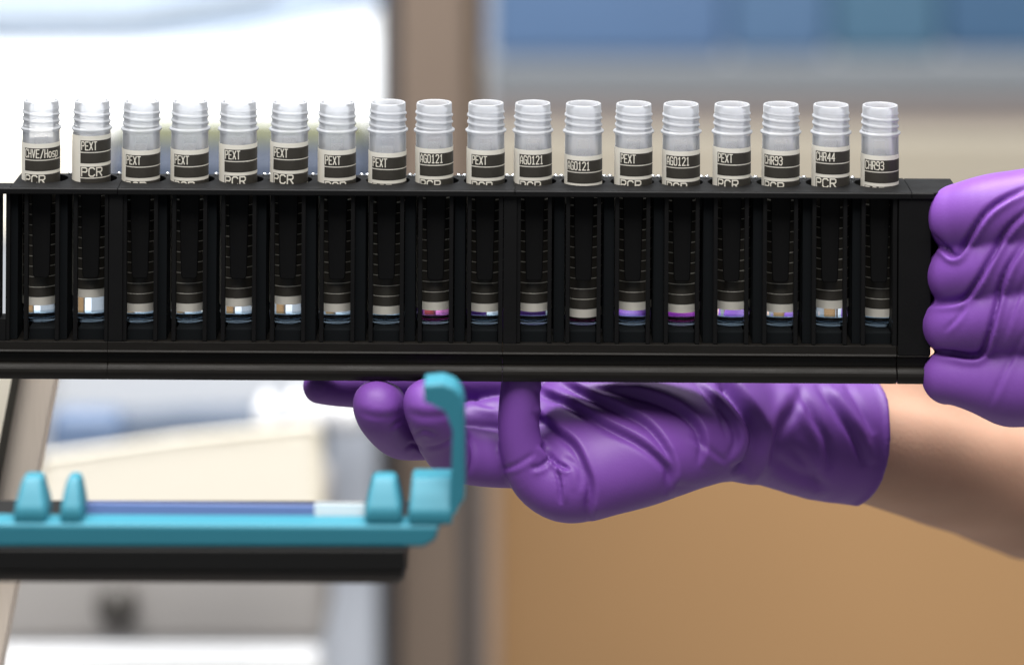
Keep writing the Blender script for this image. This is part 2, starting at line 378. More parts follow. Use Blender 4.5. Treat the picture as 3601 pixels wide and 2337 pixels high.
# text, black top v, print start angle (deg), liquid, x jitter (units), description
T = [
 ('CHVE/Hosp', 346, -60.5, 'c', 0), ('PEXT', 328, -39.6, 'c', 2.4), ('PEXT', 361, -57, 'c', .8), ('PEXT', 361, -58, 'c', 0), ('PEXT', 349, -50, 'c', 0),
 ('PEXT', 344, -60, 'c', 1), ('PEXT', 361, -45, 'c', 0), ('PEXT', 367, -57, 'c', .5), ('AG0121', 357, -54, 'm', -2), ('PEXT', 361, -52, 'c', .5),
 ('AG0121', 360.5, -49, 'c', -2), ('AG0121', 374, -61, 'd', -1.5), ('PEXT', 357.5, -49, 'c', 0), ('AG0121', 363, -55, 'm', -3), ('PEXT', 356.5, -53, 'c', 0),
 ('CHR93', 362.5, -63, 'c', -2), ('CHR44', 354, -56, 'c', 0), ('CHR93', 373.5, -56, 'c', 0)]
LAB = [
 'frosted open tube labelled CHVE/Hosp, first at the left end of the row',
 'open tube whose PEXT label sits highest of all, next to the CHVE/Hosp tube',
 'open PEXT tube third from the left end, right of the first rack joint',
 'open PEXT tube fourth from the left end of the rack',
 'open PEXT tube fifth from the left end, with a large PCR line showing',
 'open PEXT tube sixth from the left end, label turned far left with PCR showing',
 'open PEXT tube seventh from the left end of the rack',
 'open PEXT tube just left of the AG0121 tube holding pink liquid',
 'open tube labelled AG0121 with pink liquid at its base, left of the middle joint',
 'open PEXT tube between two AG0121 tubes, just left of the middle joint',
 'open AG0121 tube with clear liquid, just right of the middle joint of the rack',
 'open AG0121 tube with its label lowest and dark liquid, left of a PEXT tube',
 'open PEXT tube standing between two AG0121 tubes right of the middle joint',
 'open AG0121 tube with bright pink liquid, nearest of its kind to the gloved fist',
 'open PEXT tube nearest the gloved fist, between AG0121 and CHR93 tubes',
 'open tube labelled CHR93 between a PEXT tube and the CHR44 tube',
 'open tube labelled CHR44, second from the right end of the rack',
 'open CHR93 tube last in the row beside the gloved fist']
R_PAPER, R_INK, R_TXT = 5.62, 5.645, 5.67
LIQ = {'c': M['liq_clear'], 'm': M['liq_magenta'], 'd': M['liq_dark']}
LM = {}
WET = {'c': wetted('wetted_base', (.30, .36, .42)), 'm': wetted('wetted_base_pink', (.8, .3, .6)), 'd': wetted('wetted_base_dark', (.6, .2, .4))}
for i, (txt, vb, a0, lq, jx) in enumerate(T):
    x = (XT[i] / (D + 4) * (D + YC)) + jx * K * .6
    t = thing('sample_tube', LAB[i], 'tube', (x, YC, ZT0), 'sample tubes standing in the black rack')
    t.rotation_euler = (math.radians(random.uniform(-.25, .25)), math.radians(random.uniform(-.3, .3)) + math.radians(.1 * jx), 0)
    body = link('tube_body', TB, None, t); body.rotation_euler.z = random.uniform(0, 6.28)
    lk = 'c' if lq == 'c' else lq
    if lk not in LM:
        me_ = liquid_mesh(14.0); me_.materials.append(LIQ[lq]); me_.materials.append(WET[lq]); LM[lk] = me_
        for p_ in me_.polygons:
            if p_.center.z < 1.12 * MM: p_.material_index = 1
    lo = link('liquid', LM[lk], LIQ[lq], t, smooth=True)
    if lq != 'c': lo['label'] = 'bright pink liquid' if lq == 'm' else 'dark pink liquid'
    # label: black top at photo height vb on the front of the tube
    u_here = 98 + 114.6 * i
    zb = P(u_here, vb, YC - R_INK)[2] - ZT0
    ku = K * (D + YC - R_INK) / D
    A0 = math.radians(a0) + math.atan2(-x, D + YC) + .07            # angle as seen from the lens, turned to the tube's own
    ztop, zlow = zb + 1.35, zb - 345 * ku - 2.45
    V, Fc = [], []; curved_patch(V, Fc, A0 - math.radians(14), A0 - math.radians(14) + 2 * math.pi, zlow, ztop, R_PAPER, 60)
    # overlapping free edge of the paper standing a little off the tube on its left
    b = len(V); n = 14
    for k in range(n + 1):
        a = A0 - math.radians(75) + math.radians(64) * k / n
        r = R_PAPER + .03 + .16 * (1 - k / n) ** 1.5
        V.append((r * math.sin(a) * MM, -r * math.cos(a) * MM, (ZTOP - 2.5) * MM)); V.append((r * math.sin(a) * MM, -r * math.cos(a) * MM, (ztop - .1) * MM))
    for k in range(n): Fc.append((b + 2 * k, b + 2 * k + 2, b + 2 * k + 3, b + 2 * k + 1))
    pl = link('paper_label', raw_mesh('paper_label', V, Fc), M['paper'], t, smooth=True)
    V, Fc = [], []
    rows = [(0, 26.3), (28.6, 53), (60.5, 85.5), (88, 103)] + [(345 - 24 * (k + 1) + 1.35, 345 - 24 * k) for k in range(10)]
    for ra, rb in rows: curved_patch(V, Fc, A0 if ra < 100 else A0 - .24, A0 + math.radians(215), zb - rb * ku, zb - ra * ku, R_INK, 36)
    link('print_panel', raw_mesh('print_panel', V, Fc), M['ink'], pl, smooth=True)
    V, Fc = [], []
    text_strokes(V, Fc, txt, A0 + .075, zb - 21.5 * ku, 18.5 * ku, 1.25, .84, R_TXT, .31)
    text_strokes(V, Fc, 'PCR', A0 + .085, zb - 82.5 * ku, 19.5 * ku, 2.28, 1.65, R_TXT, .40)
    link('lettering', raw_mesh('lettering', V, Fc), M['paper'], pl)

# ================================================================ GLOVED HANDS (signed distance surface -> one continuous mesh)
class Field:
    def __init__(s, lo, hi, h):
        s.lo = np.array(lo, np.float32); s.h = h
        s.n = np.ceil((np.array(hi) - s.lo) / h).astype(int) + 1
        ax = [s.lo[i] + h * np.arange(s.n[i], dtype=np.float32) for i in range(3)]
        s.ax = ax; s.f = np.full(s.n, 50.0, np.float32)
    def blank(s): return np.full(s.n, 50.0, np.float32)
    def cone(s, f, a, ra, b, rb, k, flat=1.0):
        a = np.asarray(a, np.float32); b = np.asarray(b, np.float32); R = max(ra, rb) + 2 * k + 12
        i0 = np.maximum(((np.minimum(a, b) - R - s.lo) / s.h).astype(int), 0); i1 = np.minimum(((np.maximum(a, b) + R - s.lo) / s.h).astype(int) + 1, s.n)
        if (i1 <= i0).any(): return
        sl = tuple(slice(p, q) for p, q in zip(i0, i1))
        X = s.ax[0][sl[0]][:, None, None] - a[0]; Y = s.ax[1][sl[1]][None, :, None] - a[1]; Z = s.ax[2][sl[2]][None, None, :] - a[2]
        ab = b - a; L2 = float(ab @ ab) + 1e-6
        t = np.clip((X * ab[0] + Y * ab[1] + Z * ab[2]) / L2, 0, 1)
        d = np.sqrt((X - t * ab[0]) ** 2 + (Y - t * ab[1]) ** 2 + (Z - t * ab[2]) ** 2) - (ra + (rb - ra) * t)
        f[sl] = smin(f[sl], d, k)
    def chain(s, f, pts, k):
        Q = [np.append(p, r) for p, r in pts]; Q = [2 * Q[0] - Q[1]] + Q + [2 * Q[-1] - Q[-2]]
        g = s.blank() if k > 0 else f
        N_ = 5; prev = Q[1]
        for i in range(1, len(Q) - 2):                                # smooth tapered tube through the joints
            for t in np.linspace(0, 1, N_ + 1)[1:]:
                c = .5 * (2 * Q[i] + (Q[i + 1] - Q[i - 1]) * t + (2 * Q[i - 1] - 5 * Q[i] + 4 * Q[i + 1] - Q[i + 2]) * t * t + (-Q[i - 1] + 3 * Q[i] - 3 * Q[i + 1] + Q[i + 2]) * t ** 3)
                s.cone(g, prev[:3], prev[3], c[:3], c[3], 0); prev = c
        if k > 0: f[...] = smin(f, g, k)
def smin(a, b, k):
    if k <= 0: return np.minimum(a, b)
    hh = np.maximum(k - np.abs(a - b), 0) / k
    return np.minimum(a, b) - hh * hh * k * .25
def surface_nets(fl):
    f = fl.f; ins = f < 0
    n = np.array(f.shape)
    c = [ins[i:n[0] - 1 + i, j:n[1] - 1 + j, k:n[2] - 1 + k] for i in (0, 1) for j in (0, 1) for k in (0, 1)]
    cnt = sum(x.astype(np.int8) for x in c); act = (cnt > 0) & (cnt < 8)
    idx = np.argwhere(act)
    off = np.array([(i, j, k) for i in (0, 1) for j in (0, 1) for k in (0, 1)])
    vals = [f[idx[:, 0] + o[0], idx[:, 1] + o[1], idx[:, 2] + o[2]] for o in off]
    pos = np.zeros((len(idx), 3)); num = np.zeros(len(idx))
    for a in range(8):
        for b in range(a + 1, 8):
            if np.abs(off[a] - off[b]).sum() != 1: continue
            mk = (vals[a] < 0) != (vals[b] < 0)
            t = np.where(mk, vals[a] / np.where(mk, vals[a] - vals[b], 1), 0)
            pos += mk[:, None] * (off[a] + t[:, None] * (off[b] - off[a])); num += mk
    verts = fl.lo + fl.h * (idx + pos / num[:, None])
    ids = np.full(act.shape, -1, np.int64); ids[tuple(idx.T)] = np.arange(len(idx))
    quads = []
    for ax in range(3):
        s0 = [slice(None)] * 3; s1 = [slice(None)] * 3; s0[ax] = slice(0, -1); s1[ax] = slice(1, None)
        A, B = ins[tuple(s0)], ins[tuple(s1)]; e = np.argwhere(A != B)
        o1, o2 = [(1, 2), (2, 0), (0, 1)][ax]
        e = e[(e[:, o1] > 0) & (e[:, o2] > 0) & (e[:, o1] < n[o1] - 1) & (e[:, o2] < n[o2] - 1)]
        sgn = A[tuple(e.T)]
        d1 = np.zeros(3, int); d1[o1] = 1; d2 = np.zeros(3, int); d2[o2] = 1
        q = np.stack([ids[tuple((e - d1 - d2).T)], ids[tuple((e - d2).T)], ids[tuple(e.T)], ids[tuple((e - d1).T)]], 1)
        q[~sgn] = q[~sgn][:, ::-1]; quads.append(q)
    return verts, np.concatenate(quads)
def vnormals(v, q):
    nn = np.cross(v[q[:, 2]] - v[q[:, 0]], v[q[:, 3]] - v[q[:, 1]]); N = np.zeros_like(v)
    for c in range(4):
        for a in range(3): N[:, a] += np.bincount(q[:, c], nn[:, a], len(v))
    return N / (np.linalg.norm(N, axis=1, keepdims=True) + 1e-12)
def relax(v, q, it=2, w=.5):
    for _ in range(it):
        S = np.zeros_like(v); cn = np.zeros(len(v))
        for c in range(4):
            d = q[:, (c + 1) % 4]
            for a in range(3): S[:, a] += np.bincount(q[:, c], v[d, a], len(v)) + np.bincount(d, v[q[:, c], a], len(v))
            cn += np.bincount(q[:, c], minlength=len(v)) + np.bincount(d, minlength=len(v))
        v = v + w * (S / cn[:, None] - v)
    return v
def line_coords(uv, pts):
    """signed distance to a smoothed line (photo units; positive on its lower / left-hand side) and place along it (0..1)"""
    pts = np.array(pts, float)
    q = np.vstack((2 * pts[0] - pts[1], pts, 2 * pts[-1] - pts[-2])); out = []
    for i in range(1, len(q) - 2):
        for t in np.linspace(0, 1, 7)[:-1]:
            out.append(.5 * (2 * q[i] + (q[i + 1] - q[i - 1]) * t + (2 * q[i - 1] - 5 * q[i] + 4 * q[i + 1] - q[i + 2]) * t * t + (-q[i - 1] + 3 * q[i] - 3 * q[i + 1] + q[i + 2]) * t ** 3))
    out.append(pts[-1]); pl = np.array(out)
    best = np.full(len(uv), 1e9); sg = np.zeros(len(uv)); along = np.zeros(len(uv)); ns = len(pl) - 1
    for i in range(ns):
        a, b = pl[i], pl[i + 1]; d = b - a; L2 = d @ d + 1e-9
        t = np.clip(((uv - a) @ d) / L2, 0, 1); w_ = uv - a - t[:, None] * d; dist = np.hypot(w_[:, 0], w_[:, 1])
        mk = dist < best; best = np.where(mk, dist, best)
        sg = np.where(mk, np.sign(d[0] * (uv[:, 1] - a[1]) - d[1] * (uv[:, 0] - a[0])), sg); along = np.where(mk, (i + t) / ns, along)
    return best * sg, along
def toward(nrm): return np.clip((-nrm[:, 1] * .96 + nrm[:, 2] * .25) * 2.2 + .3, 0, 1)
def crease(v, nrm, uv, pts, width, depth, ridge=.5, side=1, taper=True):
    """a narrow fold line; width in photo units, depth mm"""
    x, along = line_coords(uv, pts); x = x * side
    amp = np.exp(-(x / width) ** 2) * -depth + ridge * depth * np.exp(-((x - 2.1 * width) / (1.3 * width)) ** 2)
    if taper: amp *= np.clip(np.minimum(along, 1 - along) / .22, 0.0, 1) ** .7
    return amp * toward(nrm)
def roll(v, nrm, uv, pts, w, cut, lift, W, ends=(.15, .25)):
    """a loose roll of stretched glove: full on the upper right of the line, dropping over its edge to the lower left"""
    x, along = line_coords(uv, pts); x = -x
    st = np.clip((x + w) / (2 * w), 0, 1); st = st * st * (3 - 2 * st)
    amp = lift * st * np.exp(-np.maximum(x, 0) / W) - cut * np.exp(-((x + .8 * w) / (1.1 * w)) ** 2)
    amp *= np.clip(along / ends[0], 0, 1) * np.clip((1 - along) / ends[1], 0, 1) ** .8
    return amp * toward(nrm)
def wave_noise(v, seed, scale, amp):
    rs = np.random.RandomState(seed); o = np.zeros(len(v))
    for _ in range(9):
        k = rs.normal(size=3) / scale; o += np.sin(v @ k + rs.uniform(0, 6.28))
    return o / 3 * amp
def to_mesh(name, v, q):
    me = bpy.data.meshes.new(name); me.vertices.add(len(v)); me.vertices.foreach_set('co', (v * MM).astype(np.float32).ravel())
    me.loops.add(q.size); me.loops.foreach_set('vertex_index', q.astype(np.int32).ravel())
    me.polygons.add(len(q)); me.polygons.foreach_set('loop_start', (np.arange(len(q)) * 4).astype(np.int32))
    me.update(calc_edges=True); me.validate(); return me
def J(u, v, y, r): return (P(u, v, y), r)

person = thing('person', 'person reaching in from the right, two purple gloved hands gripping the rack', 'person', P(2380, 1100, 90))
px, py, pz = person.location
def attach(o):
    o.parent = person; o.location = (-px, -py, -pz)
# ---- hand below the rack, palm up
h = .62
fl = Field(P(680, 1240, 0) + np.array((-6, -16, -4)), P(2085, 880, 60) + np.array((6, 40, 70)), h)
palm = fl.blank()
fl.chain(palm, [J(1352, 1118, 12, 11.2), J(1500, 1070, 15, 12.4), J(1680, 1006, 25, 11.6)], 0)
fl.chain(palm, [J(1340, 1060, 19, 10.5), J(1500, 1010, 23, 12.0), J(1680, 985, 32, 12)], 12)
fl.chain(palm, [J(1335, 995, 27, 10.5), J(1500, 945, 32, 12.0), J(1680, 950, 40, 12)], 12)
fl.chain(palm, [J(1335, 925, 36, 10), J(1480, 880, 40, 11.5), J(1680, 915, 47, 11.5)], 12)
fl.chain(palm, [J(1380, 860, 45, 9), J(1560, 825, 48, 12), J(1700, 860, 52, 11)], 12)
fl.chain(palm, [J(1400, 790, 54, 9), J(1560, 740, 56, 11.5), J(1720, 790, 58, 11)], 12)
# fingers (tip first)
pinky = fl.blank(); fl.chain(pinky, [J(1214, 862, 8, 5.6), J(1208, 930, 8, 6.1), J(1208, 1015, 8, 6.3), J(1238, 1102, 9, 7.4), J(1305, 1135, 11, 9.4), J(1370, 1112, 15, 10.6)], 3.5)
ring = fl.blank(); fl.chain(ring, [J(999, 940, -7, 7.0), J(1003, 965, -5, 7.3), J(1034, 1030, 6, 7.4), J(1078, 1058, 12, 8.0), J(1200, 1066, 18, 8.4), J(1335, 1045, 21, 9.6)], 3)
mid = fl.blank(); fl.chain(mid, [J(879, 942, 0, 6.9), J(885, 965, 3, 7.1), J(922, 1005, 13, 7), J(968, 1010, 19, 7.4), J(1120, 995, 25, 8.2), J(1335, 975, 29, 9.4)], 3)
idx_ = fl.blank(); fl.chain(idx_, [J(744, 897, 22, 5.2), J(790, 900, 25, 5.6), J(900, 900, 31, 6.6), J(1100, 900, 37, 8), J(1340, 905, 39, 9.4)], 3)
thumb = fl.blank(); fl.chain(thumb, [J(1170, 716, 46, 7), J(1270, 712, 50, 8.2), J(1400, 710, 54, 9), J(1560, 740, 56, 10)], 4)
f = palm
fl.cone(ring, P(985, 932, -6), 5.6, P(1020, 930, -2), 5.4, 2.5); fl.cone(mid, P(868, 934, 1), 5.5, P(902, 934, 4), 5.2, 2.5)
for g, k in ((pinky, 3.0), (ring, 1.2), (mid, 1.2), (idx_, 1.2), (thumb, 4)): f = smin(f, g, k)
# wrist and cuff
X, Y, Z = np.meshgrid(*fl.ax, indexing='ij', sparse=True)
wr = fl.blank(); fl.chain(wr, [J(1660, 1000, 34, 12.2), J(1735, 996, 38, 13.5)], 5); fl.chain(wr, [J(1660, 925, 46, 12), J(1735, 935, 52, 13)], 5)
f = smin(f, wr, 5)
fl.chain(wr, [J(1680, 850, 52, 11), J(1735, 860, 58, 12)], 5)
f = smin(f, wr, 5)
cf = fl.blank(); fl.chain(cf, [J(1752, 990, 38, 14.6), J(1900, 1016, 46, 18.2), J(2120, 1030, 58, 20.2)], 3); fl.chain(cf, [J(1752, 930, 54, 13.6), J(2120, 950, 76, 19)], 4); fl.chain(cf, [J(1752, 850, 62, 13.0), J(2120, 860, 88, 18)], 5)
e0, e1, e2 = P(2064, 900, 42), P(2048, 1045, 37), P(1930, 1180, 54)
nn_ = np.cross(e1 - e0, e2 - e0); nn_ /= np.linalg.norm(nn_)
if nn_[0] < 0: nn_ = -nn_
pln = ((X - e1[0]) * nn_[0] + (Y - e1[1]) * nn_[1] + (Z - e1[2]) * nn_[2] + .28 * np.sin(Z * .21 + Y * .1) + .10 * np.sin(Z * .5 + 1)).astype(np.float32)
shell = np.maximum(cf, pln); shell = np.maximum(shell, -np.maximum(cf + 1.5, -(pln + 5)))
bead = np.sqrt((cf + .2) ** 2 + (pln + .4) ** 2) - 1.05
shell = smin(shell, bead, .8)
fl.f = smin(f, shell, 1.0)
v, q = surface_nets(fl); v = relax(v, q, 4); uv = proj(v)
v12 = relax(v, q, 26); wgt = np.clip(np.minimum((uv[:, 0] - 1280) / 60, (1900 - uv[:, 0]) / 80), 0, 1)[:, None]
v = v + (v12 - v) * wgt; nr = vnormals(relax(v, q, 10), q); uv = proj(v)
disp = np.zeros(len(v))
for pts, w, d, rg, sd in [
    ([(1258, 1030), (1290, 1072), (1326, 1092)], 5, 1.8, .5, 1),
    ([(1286, 1068), (1300, 1120), (1304, 1172)], 4.5, 1.3, .5, -1),
    ([(1232, 1090), (1262, 1080), (1284, 1055)], 5, .9, .4, 1),
    ([(1310, 1060), (1345, 1090), (1352, 1140)], 8, .6, .5, 1),
    ([(1600, 1010), (1650, 1045), (1690, 1075)], 6, .5, .6, 1),
    ([(1640, 925), (1665, 965), (1690, 1020)], 6, .6, .6, -1),
    ([(1862, 890), (1845, 950), (1800, 1010), (1780, 1070)], 14, 1.1, .6, 1),
    ([(1856, 900), (1890, 970), (1921, 1030), (1925, 1090)], 10, 1.3, .7, 1),
    ([(1895, 892), (1945, 960), (1985, 1020), (2010, 1085)], 10, 1.5, .8, -1),
    ([(1960, 885), (1990, 930), (2030, 1010)], 10, .9, .6, 1),
    ([(1790, 1050), (1850, 1095), (1930, 1130)], 14, .9, .6, 1),
    ([(1830, 1030), (1880, 1090), (1900, 1140)], 12, .7, .5, -1),
    ([(1085, 1005), (1100, 1050), (1092, 1105)], 6, .8, .5, 1),
    ([(1095, 925), (1125, 938), (1158, 945)], 7, .5, .6, 1),
    ([(1160, 1092), (1200, 1080), (1245, 1052)], 5, .5, .5, 1),
    ([(955, 1015), (985, 1000), (1018, 1012)], 5, .4, .4, 1),
    ([(985, 1040), (1020, 1035), (1060, 1015)], 5, .3, .4, 1),
    ([(905, 1000), (920, 985), (935, 978)], 5, .4, .4, 1),
    ([(945, 958), (985, 968), (1030, 966), (1060, 955)], 9, .35, .5, -1),
    ([(825, 955), (865, 968), (905, 970), (935, 958)], 9, .35, .5, -1),
    ([(940, 1045), (960, 1032), (985, 1045)], 5, .5, .4, 1)]:
    disp += crease(v, nr, uv, pts, w, d, rg, sd)
for pts, w, cut, lift, W, ends in [
    ([(1240, 950), (1296, 1000), (1337, 1033), (1362, 1078), (1378, 1131), (1368, 1215)], 9, 1.2, 3.0, 48, (.12, .1)),
    ([(1235, 897), (1321, 938), (1403, 984), (1485, 1025), (1538, 1066), (1559, 1098), (1552, 1150)], 9, 1.1, 2.5, 26, (.1, .15)),
    ([(1300, 886), (1370, 922), (1444, 955), (1505, 988), (1546, 1037), (1566, 1085), (1562, 1120)], 9, 1.0, 2.6, 36, (.1, .3)),
    ([(1355, 906), (1485, 922), (1567, 947), (1616, 984), (1635, 1030), (1624, 1085)], 8, 1.1, 2.7, 42, (.2, .3)),
    ([(1610, 880), (1661, 930), (1702, 980), (1715, 1025), (1690, 1075)], 8, .9, 1.7, 28, (.2, .3)),
    ([(1675, 875), (1731, 943), (1760, 996), (1762, 1045), (1743, 1090), (1700, 1108)], 12, 2.8, 3.0, 75, (.05, .15))]:
    disp += roll(v, nr, uv, pts, w, cut, lift, W, ends)
palmw = np.clip((uv[:, 0] - 1250) / 150, 0, 1)
disp += wave_noise(v, 3, 9, .2) * palmw
v = v + nr * disp[:, None]
v = relax(v, q, 1, .4)
attach(link('glove', to_mesh('glove', v, q), M['glove'], None, True, label='purple nitrile glove on the palm-up hand under the rack'))
# ---- bare forearm coming out of the cuff
fl = Field(P(1880, 1420, 40) + np.array((-4, -14, -10)), P(2760, 960, 190) + np.array((8, 40, 100)), 1.3)
fa = fl.blank()
fl.chain(fa, [J(1920, 1022, 48, 14.5), J(2050, 1052, 64, 16.4), J(2380, 1128, 120, 23.0), J(2700, 1250, 175, 30)], 0)
fl.chain(fa, [J(1920, 975, 66, 12.5), J(2050, 960, 84, 16), J(2380, 1020, 140, 24), J(2700, 1120, 190, 30)], 6)
fl.chain(fa, [J(1920, 890, 72, 11.5), J(2050, 880, 90, 14.5), J(2380, 930, 150, 23), J(2700, 1030, 200, 29)], 8)
fl.chain(fa, [J(1920, 1005, 62, 13.5), J(2050, 1020, 80, 16.5), J(2380, 1110, 140, 24), J(2700, 1200, 190, 30)], 6)
fl.f = fa; v, q = surface_nets(fl); v = relax(v, q, 4)
v = v + vnormals(v, q) * wave_noise(v, 8, 9, .35)[:, None]
attach(link('forearm', to_mesh('forearm', v, q), M['skin'], None, True))
# ---- fist round the right end of the rack
fl = Field(P(2120, 1040, -20) + np.array((-3, -14, -16)), P(2700, 360, 30) + np.array((6, 36, 10)), .62)
f = fl.blank()
fing = [
 [J(2252, 525, 24, 6.5), J(2234, 512, 14, 7.2), J(2222, 492, 2, 7.4), J(2240, 486, -1, 7.6), J(2300, 476, -5, 8.2), J(2440, 462, -8, 10)],
 [J(2250, 642, 26, 6.5), J(2226, 638, 15, 6.6), J(2214, 630, 3, 6.7), J(2232, 624, -1, 7.0), J(2300, 606, -5, 8.2), J(2440, 586, -8, 10.4)],
 [J(2240, 756, 26, 6.4), J(2218, 754, 15, 6.3), J(2203, 748, 3, 6.5), J(2220, 742, -1, 6.8), J(2300, 726, -5, 8.4), J(2440, 716, -8, 10.6)],
 [J(2240, 866, 24, 6.0), J(2212, 868, 15, 6.0), J(2199, 868, 3, 6.0), J(2216, 866, 0, 6.4), J(2300, 872, -3, 8.2), J(2440, 876, -6, 11.4)]]
sec = [(36, 0.97), (26, 0.97), (20, .98), (20, .96)]                # second ridge under the first: the fingers are flattened against the rack
for g, (dv, rs_) in zip(fing, sec):
    t_ = fl.blank(); fl.chain(t_, g, 2.0)
    g2 = [(p + np.array((.15, 0, -dv * K * (D + p[1]) / D)), r * rs_) for p, r in g[1:]]
    g3 = fl.blank(); fl.chain(g3, g2, 2.0); t_ = smin(t_, g3, 6); f = smin(f, t_, 1.0)
bk = fl.blank()
for a, b in (((2345, 500), (2620, 560)), ((2345, 600), (2620, 610)), ((2350, 715), (2620, 680)), ((2355, 830), (2620, 760)), ((2370, 905), (2620, 850))):
    fl.cone(bk, P(a[0] - 22, a[1], 3), 10.0, P(b[0], b[1], 2), 14, 9)
f = smin(f, bk, 8)
th = fl.blank(); fl.chain(th, [J(2205, 545, 31, 6.5), J(2300, 550, 32, 8), J(2480, 590, 24, 12)], 4); f = smin(f, th, 4)
fl.f = f; v, q = surface_nets(fl); v = relax(v, q, 3); nr = vnormals(v, q); uv = proj(v); disp = np.zeros(len(v))
for pts, w, d, rg, sd in [
    ([(2150, 533), (2196, 577), (2228, 588), (2283, 505), (2330, 465), (2400, 430)], 6, 1.9, .5, 1),
    ([(2150, 706), (2232, 697), (2268, 660), (2309, 588), (2345, 530), (2400, 480)], 6, 2.0, .5, 1),
    ([(2150, 812), (2206, 822), (2273, 827), (2296, 788), (2315, 710), (2336, 634), (2380, 560)], 6, 2.1, .5, 1),
    ([(2192, 772), (2228, 735), (2256, 690)], 5, .4, .5, 1),
    ([(2330, 800), (2362, 700), (2400, 620)], 5, .4, .7, 1),
    ([(2300, 945), (2340, 850), (2390, 760)], 6, .4, .6, 1)]:
    disp += crease(v, nr, uv, pts, w, d, rg, sd, True)
disp += wave_noise(v, 13, 7, .2) * np.clip((uv[:, 0] - 2240) / 60, 0, 1)
v = v + nr * disp[:, None]; v = relax(v, q, 1, .4)
attach(link('glove', to_mesh('glove', v, q), M['glove'], None, True, label='purple nitrile glove in a fist at the right end of the rack'))

fl = Field(P(2540, 1200, -10) + np.array((-6, -40, -20)), P(3350, 600, 170) + np.array((20, 50, 60)), 1.8)
fa = fl.blank(); fl.chain(fa, [J(2590, 690, 3, 20), J(2800, 730, 25, 21), J(3100, 820, 90, 26), J(3300, 890, 150, 29)], 0)
fl.f = fa; v, q = surface_nets(fl); v = relax(v, q, 3)
attach(link('forearm', to_mesh('forearm', v, q), M['skin'], None, True))

# ================================================================ TEAL CLIP BAR ON A BLACK TRAY (nearer the lens)
YT = -96.0
def pp(pts, y): return [(lambda p: (p[0], p[2]))(P(u, v, y)) for u, v in pts]
teal = thing('tray_clip_bar', 'teal plastic bar with upright clips and a tall hook, in front of the hand', 'tray handle', P(500, 1270, YT))
tx, ty, tz = [c / MM for c in teal.location]
def shift_to(o, t): o.location = [-c for c in t.location]
def tp(name, pts, y0, y1, m_, bev=.5, parent=teal, top=None, **pr):
    o = prism_part(name, m_, parent, pp(pts, y0), 'y', y0, y1, bev, 3, **pr); 
    if parent is not None: shift_to(o, parent)
    return o
tp('bar', [(-160, 1216), (1022, 1222), (1012, 1256), (985, 1272), (-160, 1272)], YT, YT + 9, M['teal'], .9)
def loft(name, levels, m_, bev):
    """levels from bottom to top: (v, u_left, u_right, y_front, y_back)"""
    bm = bmesh.new(); rows = []
    for v_, ua, ub, ya, yb in levels:
        rows.append([bm.verts.new(P(u_, v_, YT)[[0, 1, 2]] * MM + np.array((0, (y_ - YT) * MM, 0))) for u_, y_ in ((ua, ya), (ub, ya), (ub, yb), (ua, yb))])
    for A_, B_ in zip(rows[:-1], rows[1:]):
        for k in range(4): bm.faces.new((A_[k], A_[(k + 1) % 4], B_[(k + 1) % 4], B_[k]))
    bm.faces.new(rows[0][::-1]); bm.faces.new(rows[-1])
    bmesh.ops.bevel(bm, geom=bm.edges[:], offset=bev * MM, segments=3, affect='EDGES', profile=.5)
    o = link(name, bm_mesh(name, bm), m_, teal); shift_to(o, teal); return o
for (a0_, a1_), (b0_, b1_) in (((28, 106), (42, 88)), ((136, 190), (147, 176)), ((846, 934), (862, 918))):
    loft('clip', [(1224, a0_, a1_, YT + 1, YT + 13), (1190, a0_ + 1, a1_ - 1, YT + 1, YT + 13), (1150, b0_ - 5, b1_ + 5, YT + 4.5, YT + 13), (1128, b0_, b1_, YT + 7, YT + 13)], M['teal'], 1.3)
loft('clip_block', [(1223, 948, 1052, YT + .5, YT + 16), (1192, 949, 1052, YT + .5, YT + 16), (1158, 953, 1052, YT + 3.5, YT + 16), (1130, 955, 1052, YT + 7, YT + 16)], M['teal'], 1.0)
tp('hook', [(1053, 1190), (1052, 1000), (1050, 975), (1044, 957), (1034, 946), (1020, 941), (986, 938), (984, 895), (1030, 891), (1056, 901), (1072, 918), (1080, 945), (1081, 1158), (1074, 1172), (1056, 1186), (1023, 1226), (1000, 1226), (1022, 1190)], YT + 1.2, YT + 12.5, M['teal'], .8)
tp('label_strip', [(190, 1168), (735, 1174), (735, 1214), (190, 1212)], YT + 9.6, YT + 10.4, M['card_blue'], .1)
tp('label_strip', [(731, 1168), (848, 1169), (848, 1216), (731, 1216)], YT + 9.05, YT + 9.5, M['white'], .1, label='white label strip')
tray = thing('black_tray', 'thick black tray edge running under the teal bar', 'tray', P(500, 1350, YT))
tp('tray_body', [(-160, 1274), (942, 1276), (944, 1326), (-160, 1324)], YT - 1, YT + 40, M['tray_black'], .6, tray)
tp('tray_rail', [(-160, 1326), (940, 1328), (936, 1346), (918, 1357), (-160, 1352)], YT + 1, YT + 36, M['tray_brown'], .5, tray)

